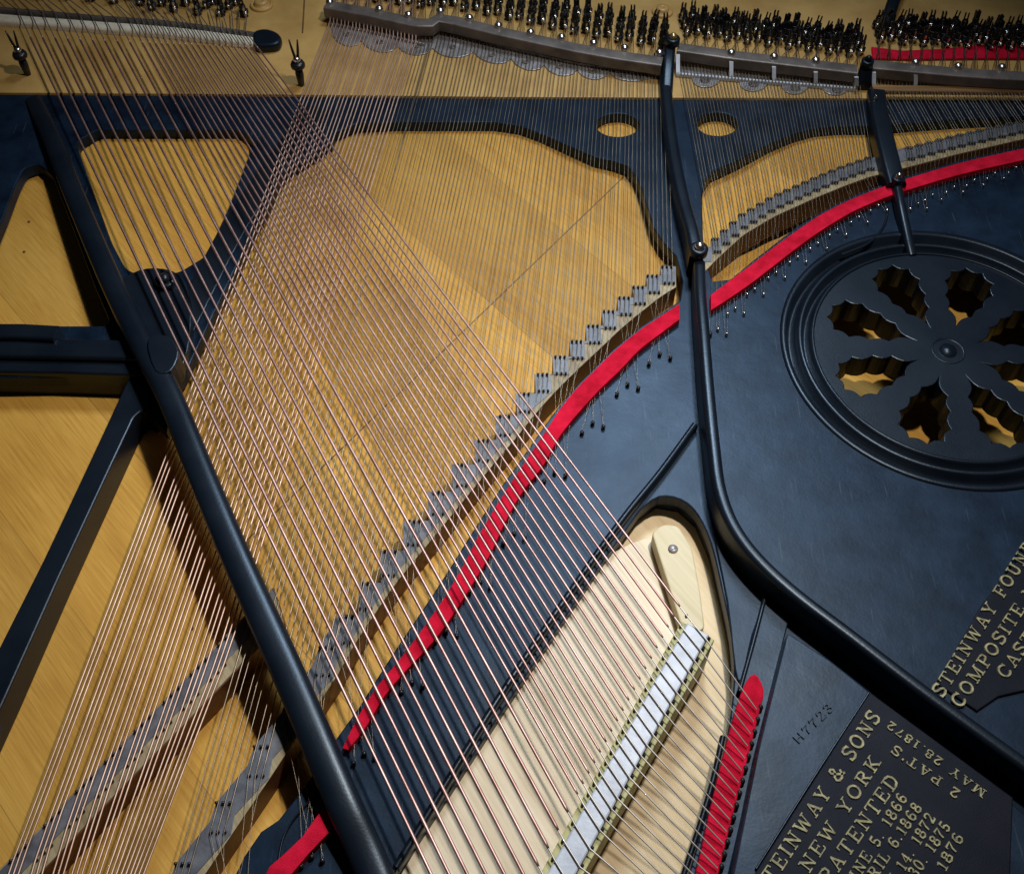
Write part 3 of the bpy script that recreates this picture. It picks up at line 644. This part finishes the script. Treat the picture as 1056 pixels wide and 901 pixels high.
def steel_pin_spots(xt, n, sec):
    yb = bar_y(xt) - (5 if sec < 4 else 16) - (n % 2)*3.0
    return [(xt + (r-1)*(1.2 if sec == 2 else -2.2) + (r-1)*0, yb - (8.6 if sec == 2 else 7.6)*r) for r in range(3)]

# strings ----------------------------------------------------------------------
def string(name, path, r, mat, k=6):
    bm = bmesh.new(); tube_bm(bm, path, r, k); me = bpy.data.meshes.new(name)
    for f in bm.faces: f.smooth = True
    bm.to_mesh(me); bm.free(); return link(name, me, mat, piano)
hitch = []; lb_pins = []; rb_pins = []; tn_pins = []; bass_pins = []; treble = []
HC = [(680, 371), (647, 402), (611, 442), (572, 492), (530, 556), (495, 606), (460, 657), (425, 709), (376, 782), (322, 888), (240, 985), (150, 1100)]
HR = [(740, 344), (758, 323), (778, 303), (800, 286), (822, 270), (843, 256), (863, 242), (885, 229), (905, 217), (946, 215), (961, 206), (983, 198), (1004, 191), (1025, 184), (1047, 178), (1069, 172)]
gl = {}
for g, (x, y) in enumerate(HC):
    gl[('L', g)] = [(x, y-4), (x+11, y), (x-11, y+6)]; hitch += gl[('L', g)]
for g, (x, y) in enumerate(HR):
    gl[('R', g)] = [(x, y-3), (x-8, y+2.5), (x+9, y+2)]; hitch += gl[('R', g)]
def steel(sec, n, xt, up, dn, hpin, uo, j, dd):
    o = (j-1)
    xs = xt + o*3.4; ps = steel_pin_spots(xt, n, sec)[j]
    if sec != 2 or n < 23: tp_spots.append(ps)
    yb = bar_y(xs)
    path = [P(ps[0]+1.5, ps[1], 0.008), P(xs, yb + 3, 0.0105), P(xs, guide_y(xs), ZS + 0.003)]
    path += [P(up[0] + o*uo, up[1], ZS - 0.001), P(up[0] + o*uo + dd[0], up[1] + dd[1], ZS - 0.001), P(hpin[0], hpin[1] - 1, 0.0035)]
    treble.append(path)
for k, (x, y) in enumerate(KL[:23]):
    uo = 4.6 if k < 12 else 4.6 + min(2.4, (k-12)*0.3)
    d = dnL(k); s = slL(k)
    tri = gl[('L', min(k//2 + (0 if k < 2 else 0), len(HC)-1))]
    for j in range(3):
        o = j - 1
        lb_pins.append((x + o*uo - 1.4, y)); lb_pins.append((x + o*uo + s + 1.4, y + d))
        xt = T2[k]
        h = tri[j]
        steel(2, k, xt, (x, y), None, (h[0] + (1.3 if k % 2 else -1.3), h[1]), uo, j, (s, d))
for k, (x, y) in enumerate(KR):
    g = k//2 if k < 18 else 9 + (k-18)//2
    tri = gl[('R', min(g, len(HR)-1))]; xt = T3[k] if k < 18 else T4[k-18]
    for j in range(3):
        o = j-1
        rb_pins.append((x + o*2.8 - 0.6, y)); rb_pins.append((x + o*2.8 + 1.6, y + 13 - 0.1*k))
        h = tri[(1, 0, 2)[j]]
        steel(3 if k < 18 else 4, k, xt, (x, y), None, (h[0] + (1 if k % 2 else -1), h[1]), 2.8, j, (1, 13 - 0.1*k))
RW = [0.00038]*4 + [0.00018, 0.00010]
treble.sort(key=lambda p: (p[3] - CAM).length)
for p in treble[:100]: string('steel_string', p, RW, M['wire'], 5)
bm = bmesh.new()
for p in treble[100:]: tube_bm(bm, p, RW, 5)
me = bpy.data.meshes.new('steel_strings'); bm.to_mesh(me); bm.free(); o = link('steel_strings', me, M['wire'], piano); o['kind'] = 'stuff'
# wound tenor strings to the short bridge
for n in range(8):
    c = TN[n+1]; xt = TT[n]
    for j in range(3):
        o = j-1; xs = xt + o*3.6; up = (c[0] + o*7.6, c[1] - o*7.6); lo = (up[0] - 12, up[1] + 35)
        tn_pins.append((up[0]-1.5, up[1])); tn_pins.append((lo[0]+1.5, lo[1]))
        ps = (xt + o*1.2 + 0.0, bar_y(xt) - 5 - (n % 2)*3 - 8.6*j); tp_spots.append(ps)
        g = guide_y(xs)
        string('tenor_string', [P(ps[0]+1.5, ps[1], 0.008), P(xs, bar_y(xs)+3, 0.011), P(xs, g, ZS+0.006), P(up[0], up[1], ZS), P(lo[0], lo[1], ZS), P(lo[0]-62-4*n, lo[1]+235, ZS+0.001)], 0.00068, M['copper2'])
# bass strings
TX = [253 - 6.2*i for i in range(19)] + [134 - 12.9*i for i in range(10)]
bp_spots = [(253, 17), (245, 5), (237, 9), (229, 16), (222, 4), (214, 8), (205, 15), (198, 2), (192, 6), (180, 12), (174, 1), (168, 6), (158, 10), (150, -4), (146, 5), (138, -8), (133, -1), (126, -9), (119, 3), (108, -6), (95, 1), (82, -6), (70, -1), (58, -8), (46, -2), (33, -10), (20, -4), (8, -10), (-4, -6)]
for i in range(29):
    tx = TX[i]; ty = 9 + 0.0925*tx; s = 12.5*i if i <= 18 else 225 + 21.4*(i-18)
    b = Bb(s); n = (0.873, 0.488); up = (b[0] - n[0]*23, b[1] - n[1]*23)
    lx, ly = b
    dx, dy = lx - tx, ly - ty; L0 = math.hypot(dx, dy); t0 = 1 - 27/L0
    u = (tx + dx*t0, ty + dy*t0); bass_pins.append((u[0] - 4 + 2, u[1] - 1)); bass_pins.append((lx + 5, ly + 1))
    h = (781 - 3.1*i, 731 + 12.6*i); ps = bp_spots[i]; tp_spots.append(ps)
    R = 0.00110 if i > 18 else 0.00088
    mid = (tx + dx*0.012, ty + dy*0.012)
    string('bass_string', [P(ps[0]+1.5, ps[1], 0.009), P(tx, ty, 0.0135)], 0.0006, M['steel']) if False else None
    a0 = P(ps[0]+1.5, ps[1]+1, 0.009); a1 = P(tx, ty, 0.0130); a2 = P(tx + dx*0.02, ty + dy*0.02, 0.0138); a2b = P(tx + dx*0.026, ty + dy*0.026, 0.0142)
    e0 = P(u[0]-dx/L0*14, u[1]-dy/L0*14, ZC-0.001); e1 = P(u[0], u[1], ZC-0.0015); e2 = P(lx + 3, ly + 2, ZC-0.0015); e3 = P(h[0]-1, h[1], 0.011)
    bm = bmesh.new(); tube_bm(bm, [a0, a1, a2, a2b], 0.0006, 6, False, 1)
    tube_bm(bm, [a2b, a2b.lerp(e0, 0.004), e0.lerp(a2b, 0.004), e0], [R*0.7, R, R, R*0.7], 8, True, 0)
    tube_bm(bm, [e0, e1, e2, e3], 0.00055, 6, False, 1)
    me = bpy.data.meshes.new('bass_string'); bm.to_mesh(me); bm.free()
    link('bass_string', me, [M['copper'], M['core']], piano)
    hitch_b = (h[0], h[1])
    if i < 20: bass_pins.append(None); RB.append(h)
bass_pins = [b for b in bass_pins if b]
pins(lb_pins, long_bridge, ZT); pins(rb_pins, r_bridge, ZT); pins(tn_pins, tenor_bridge, ZT); pins(bass_pins, bass_bridge, ZBB)
# hitch pins
hb = bmesh.new(); lathe_bm(hb, [(0.0017, -0.001), (0.0016, 0.0035), (0.0010, 0.0042), (0, 0.0043)], 8, 0)
hme = bpy.data.meshes.new('hitch_pin'); bmesh.ops.recalc_face_normals(hb, faces=hb.faces); hb.to_mesh(hme); hb.free(); hme.materials.append(M['dark'])
hs = bmesh.new(); lathe_bm(hs, [(0.0012, -0.001), (0.0012, 0.0030), (0.0008, 0.0036), (0, 0.0037)], 8, 0)
hms = bpy.data.meshes.new('hitch_pin'); bmesh.ops.recalc_face_normals(hs, faces=hs.faces); hs.to_mesh(hms); hs.free(); hms.materials.append(M['steel'])
nh = 0
for (x, y) in hitch:
    if nh >= 100: break
    o = bpy.data.objects.new('hitch_pin', hms if x > 735 else hme); COL.objects.link(o); o.parent = plate; o.location = P(x, y, 0); nh += 1
bb = bmesh.new(); lathe_bm(bb, [(0.0021, -0.001), (0.0020, 0.0040), (0.0014, 0.0052), (0, 0.0055)], 10, 0)
bme = bpy.data.meshes.new('bass_hitch_pin'); bmesh.ops.recalc_face_normals(bb, faces=bb.faces); bb.to_mesh(bme); bb.free(); bme.materials.append(M['dark'])
for (x, y) in RB:
    for q in ((1, 1),):
        o = bpy.data.objects.new('bass_hitch_pin', bme); COL.objects.link(o); o.parent = plate; o.location = P(x + 2, y, 0.0035)
tp_spots = [s for s in tp_spots if -60 < s[0] < 1110 and s[1] > -40]
pins(tp_spots, piano, 0.003, 100, 'tuning_pin', tp_me)

# lettering --------------------------------------------------------------------
G = {  # strokes on a 0..w x 0..1 grid; T = thick, t = thin, serifs are written as thin strokes
 'S': (0.62, [('T', [(0.55, 0.78), (0.50, 0.92), (0.31, 0.98), (0.12, 0.90), (0.08, 0.74), (0.18, 0.60), (0.44, 0.46), (0.54, 0.32), (0.50, 0.12), (0.31, 0.02), (0.11, 0.08), (0.06, 0.24)]), ('t', [(0.56, 0.98), (0.56, 0.72)]), ('t', [(0.05, 0.02), (0.05, 0.28)])]),
 'T': (0.70, [('T', [(0.35, 0.04), (0.35, 0.96)]), ('t', [(0.04, 0.95), (0.66, 0.95)]), ('t', [(0.05, 0.96), (0.03, 0.74)]), ('t', [(0.65, 0.96), (0.67, 0.74)]), ('t', [(0.20, 0.04), (0.50, 0.04)])]),
 'E': (0.66, [('T', [(0.17, 0.04), (0.17, 0.96)]), ('t', [(0.03, 0.95), (0.60, 0.95)]), ('t', [(0.03, 0.05), (0.60, 0.05)]), ('t', [(0.17, 0.51), (0.46, 0.51)]), ('t', [(0.60, 0.96), (0.60, 0.76)]), ('t', [(0.60, 0.04), (0.62, 0.26)]), ('t', [(0.46, 0.40), (0.46, 0.62)])]),
 'I': (0.36, [('T', [(0.18, 0.04), (0.18, 0.96)]), ('t', [(0.03, 0.95), (0.33, 0.95)]), ('t', [(0.03, 0.05), (0.33, 0.05)])]),
 'N': (0.78, [('t', [(0.17, 0.04), (0.17, 0.96)]), ('T', [(0.15, 0.94), (0.62, 0.06)]), ('t', [(0.62, 0.04), (0.62, 0.96)]), ('t', [(0.03, 0.95), (0.22, 0.95)]), ('t', [(0.03, 0.05), (0.31, 0.05)]), ('t', [(0.48, 0.95), (0.76, 0.95)])]),
 'W': (1.02, [('T', [(0.14, 0.95), (0.32, 0.04)]), ('t', [(0.32, 0.04), (0.51, 0.90)]), ('T', [(0.51, 0.90), (0.69, 0.04)]), ('t', [(0.69, 0.04), (0.88, 0.95)]), ('t', [(0.02, 0.95), (0.28, 0.95)]), ('t', [(0.76, 0.95), (1.0, 0.95)])]),
 'A': (0.78, [('t', [(0.14, 0.05), (0.38, 0.96)]), ('T', [(0.38, 0.96), (0.62, 0.05)]), ('t', [(0.22, 0.34), (0.56, 0.34)]), ('t', [(0.02, 0.05), (0.26, 0.05)]), ('t', [(0.48, 0.05), (0.76, 0.05)])]),
 'Y': (0.76, [('T', [(0.12, 0.95), (0.38, 0.46)]), ('t', [(0.38, 0.46), (0.64, 0.95)]), ('T', [(0.38, 0.48), (0.38, 0.05)]), ('t', [(0.02, 0.95), (0.26, 0.95)]), ('t', [(0.52, 0.95), (0.74, 0.95)]), ('t', [(0.23, 0.05), (0.53, 0.05)])]),
 'O': (0.76, [('T', [(0.38 + 0.30*math.cos(a), 0.5 + 0.46*math.sin(a)) for a in [i*math.pi/9 for i in range(19)]])]),
 'C': (0.70, [('T', [(0.38 + 0.30*math.cos(a), 0.5 + 0.46*math.sin(a)) for a in [math.radians(40 + i*20) for i in range(15)]]), ('t', [(0.64, 0.98), (0.64, 0.68)])]),
 'K': (0.78, [('T', [(0.18, 0.04), (0.18, 0.96)]), ('t', [(0.20, 0.38), (0.60, 0.95)]), ('T', [(0.32, 0.54), (0.62, 0.05)]), ('t', [(0.03, 0.95), (0.33, 0.95)]), ('t', [(0.03, 0.05), (0.33, 0.05)]), ('t', [(0.48, 0.95), (0.72, 0.95)]), ('t', [(0.50, 0.05), (0.77, 0.05)])]),
 'R': (0.74, [('T', [(0.18, 0.04), (0.18, 0.96)]), ('t', [(0.03, 0.95), (0.42, 0.95)]), ('T', [(0.42, 0.95), (0.57, 0.86), (0.57, 0.62), (0.42, 0.51)]), ('t', [(0.42, 0.51), (0.18, 0.51)]), ('T', [(0.36, 0.51), (0.60, 0.05)]), ('t', [(0.03, 0.05), (0.33, 0.05)]), ('t', [(0.50, 0.05), (0.73, 0.05)])]),
 'P': (0.68, [('T', [(0.18, 0.04), (0.18, 0.96)]), ('t', [(0.03, 0.95), (0.42, 0.95)]), ('T', [(0.42, 0.95), (0.59, 0.85), (0.59, 0.58), (0.42, 0.47)]), ('t', [(0.42, 0.47), (0.18, 0.47)]), ('t', [(0.03, 0.05), (0.35, 0.05)])]),
 'D': (0.76, [('T', [(0.18, 0.04), (0.18, 0.96)]), ('t', [(0.03, 0.95), (0.36, 0.95)]), ('T', [(0.36, 0.95), (0.58, 0.84), (0.66, 0.60), (0.66, 0.40), (0.58, 0.16), (0.36, 0.05)]), ('t', [(0.36, 0.05), (0.03, 0.05)])]),
 'U': (0.76, [('T', [(0.18, 0.95), (0.18, 0.26), (0.26, 0.08), (0.40, 0.03), (0.54, 0.08), (0.60, 0.26), (0.60, 0.95)]), ('t', [(0.03, 0.95), (0.32, 0.95)]), ('t', [(0.48, 0.95), (0.74, 0.95)])]),
 'J': (0.54, [('T', [(0.36, 0.95), (0.36, 0.22), (0.26, 0.04), (0.12, 0.06), (0.08, 0.22)]), ('t', [(0.20, 0.95), (0.52, 0.95)])]),
 'L': (0.64, [('T', [(0.18, 0.04), (0.18, 0.96)]), ('t', [(0.03, 0.95), (0.33, 0.95)]), ('t', [(0.03, 0.05), (0.58, 0.05)]), ('t', [(0.58, 0.04), (0.60, 0.32)])]),
 'M': (0.94, [('t', [(0.16, 0.05), (0.16, 0.95)]), ('T', [(0.18, 0.95), (0.46, 0.08)]), ('t', [(0.46, 0.08), (0.74, 0.95)]), ('T', [(0.76, 0.05), (0.76, 0.95)]), ('t', [(0.02, 0.05), (0.30, 0.05)]), ('t', [(0.62, 0.05), (0.92, 0.05)]), ('t', [(0.02, 0.95), (0.20, 0.95)]), ('t', [(0.72, 0.95), (0.92, 0.95)])]),
 'F': (0.64, [('T', [(0.17, 0.04), (0.17, 0.96)]), ('t', [(0.03, 0.95), (0.58, 0.95)]), ('t', [(0.17, 0.50), (0.44, 0.50)]), ('t', [(0.58, 0.96), (0.59, 0.72)]), ('t', [(0.44, 0.38), (0.44, 0.62)]), ('t', [(0.03, 0.05), (0.34, 0.05)])]),
 'V': (0.76, [('T', [(0.14, 0.95), (0.38, 0.04)]), ('t', [(0.38, 0.04), (0.62, 0.95)]), ('t', [(0.02, 0.95), (0.28, 0.95)]), ('t', [(0.50, 0.95), (0.74, 0.95)])]),
 'H': (0.80, [('T', [(0.18, 0.04), (0.18, 0.96)]), ('T', [(0.62, 0.04), (0.62, 0.96)]), ('t', [(0.18, 0.5), (0.62, 0.5)])]),
 '&': (0.80, [('T', [(0.72, 0.44), (0.60, 0.18), (0.40, 0.03), (0.18, 0.06), (0.08, 0.24), (0.16, 0.42), (0.40, 0.60), (0.48, 0.78), (0.38, 0.95), (0.26, 0.92), (0.22, 0.76), (0.34, 0.50), (0.56, 0.18), (0.76, 0.05)])]),
 '.': (0.30, [('T', [(0.12, 0.04), (0.12, 0.14)])]), "'": (0.26, [('T', [(0.13, 0.98), (0.10, 0.76)])]), ':': (0.3, [('T', [(0.15, 0.2), (0.15, 0.3)]), ('T', [(0.15, 0.6), (0.15, 0.7)])]),
 ' ': (0.42, []),
 '0': (0.60, [('T', [(0.30 + 0.22*math.cos(a), 0.5 + 0.46*math.sin(a)) for a in [i*math.pi/8 for i in range(17)]])]),
 '1': (0.42, [('T', [(0.22, 0.05), (0.22, 0.96)]), ('t', [(0.22, 0.94), (0.06, 0.82)]), ('t', [(0.06, 0.05), (0.38, 0.05)])]),
 '2': (0.58, [('T', [(0.08, 0.72), (0.14, 0.92), (0.30, 0.97), (0.46, 0.88), (0.48, 0.70), (0.36, 0.46), (0.08, 0.06)]), ('T', [(0.06, 0.06), (0.52, 0.08)]), ('t', [(0.52, 0.05), (0.53, 0.24)])]),
 '3': (0.56, [('T', [(0.08, 0.82), (0.24, 0.97), (0.44, 0.88), (0.44, 0.64), (0.24, 0.53), (0.46, 0.42), (0.48, 0.16), (0.26, 0.03), (0.07, 0.16)])]),
 '4': (0.60, [('T', [(0.42, 0.05), (0.42, 0.96)]), ('t', [(0.42, 0.94), (0.05, 0.32), (0.56, 0.32)]), ('t', [(0.28, 0.05), (0.55, 0.05)])]),
 '5': (0.58, [('T', [(0.07, 0.18), (0.24, 0.03), (0.46, 0.14), (0.48, 0.42), (0.30, 0.56), (0.10, 0.48)]), ('t', [(0.10, 0.48), (0.12, 0.95)]), ('T', [(0.12, 0.92), (0.48, 0.94)])]),
 '6': (0.60, [('T', [(0.50, 0.84), (0.34, 0.97), (0.15, 0.82), (0.08, 0.45), (0.14, 0.12), (0.32, 0.03), (0.50, 0.16), (0.50, 0.42), (0.32, 0.56), (0.12, 0.42)])]),
 '7': (0.56, [('T', [(0.06, 0.93), (0.50, 0.93), (0.26, 0.45), (0.20, 0.05)]), ('t', [(0.06, 0.96), (0.05, 0.74)])]),
 '8': (0.58, [('T', [(0.29, 0.53), (0.12, 0.66), (0.12, 0.86), (0.29, 0.97), (0.46, 0.86), (0.46, 0.66), (0.29, 0.53), (0.08, 0.38), (0.08, 0.14), (0.29, 0.03), (0.50, 0.14), (0.50, 0.38), (0.29, 0.53)])]),
 '9': (0.60, [('T', [(0.10, 0.16), (0.26, 0.03), (0.45, 0.18), (0.52, 0.55), (0.46, 0.88), (0.28, 0.97), (0.10, 0.84), (0.10, 0.58), (0.28, 0.44), (0.48, 0.58)])]),
}
def lettering(txt, p0, p1, hpx, z, mat, parent, hz=0.0009, gap=0.16, thick=0.19, thin=0.10, flip=False):
    """text with its first letter's foot at p0 and its last letter's foot at p1"""
    a = P(p0[0], p0[1], z); b = P(p1[0], p1[1], z); x = (b - a); length = x.length; x.normalize()
    y = Vector((-x.y, x.x, 0)); adv = sum(G[ch][0] + gap for ch in txt) - gap
    h = hpx*mpp((p0[0]+p1[0])/2, (p0[1]+p1[1])/2, z); sx = length/adv
    bm = bmesh.new(); cx = 0; lift = 0
    for ch in txt:
        w, strokes = G[ch]
        for kind, pts in strokes:
            hw = (thick if kind == 'T' else thin)*h*0.5; lift += 1
            q = [a + x*((cx + u)*sx) + y*(v*h) for u, v in pts]; top = hz + (lift % 7)*0.00003
            rings = []
            for i, p in enumerate(q):
                t = (q[min(i+1, len(q)-1)] - q[max(0, i-1)]).normalized(); nn = Vector((-t.y, t.x, 0))
                rings.append([bm.verts.new(p + nn*hw*1.15 - Vector((0, 0, 0.0003))), bm.verts.new(p + nn*hw*0.8 + Vector((0, 0, top))), bm.verts.new(p - nn*hw*0.8 + Vector((0, 0, top))), bm.verts.new(p - nn*hw*1.15 - Vector((0, 0, 0.0003)))])
            for r0, r1 in zip(rings, rings[1:]):
                for i in range(3): bm.faces.new((r0[i], r0[i+1], r1[i+1], r1[i]))
            for r0 in (rings[0], rings[-1]): bm.faces.new(r0)
        cx += w + gap
    o = from_bm('lettering', bm, M[mat], parent); return o
ZP = 0.0257
def ln(txt, p0, p1, h, **k): return lettering(txt, p0, p1, h, ZP, 'letter', plate, **k)
ln('STEINWAY & SONS', (789, 925), (908.5, 740), 15)
ln('NEW YORK', (834.5, 901), (909, 786), 14)
ln('PATENTED', (855, 914), (928, 806), 15)
ln('JUNE 5. 1866', (876.5, 922.5), (936, 823), 11.5)
ln('APRIL 6.1868', (890, 928), (951, 833.5), 11.5)
ln('MAY 14. 1872', (909, 939), (965, 844), 11.5)
ln('NOV. 30. 1875', (917, 948), (980.5, 853), 11.5)
ln('1876', (975, 899), (994, 864), 11.5)
ln("2 PAT'S", (991, 816), (922.6, 767.6), 10.5)
ln('MAY 28.1872', (1017.5, 816), (918, 743), 9.5)
def ln2(txt, p0, p1, h): return lettering(txt, p0, p1, h, 0.0024, 'letter', plate)
ln2('STEINWAY FOUNDRY', (972, 720), (1081, 542), 13)
ln2('COMPOSITE METAL', (991, 731), (1099, 565), 13)
ln2('CAST', (1038, 701), (1068, 658), 13)
lettering('H7723', (823, 768), (860, 731), 9.5, 0.024, 'plate', plate, hz=0.0012)
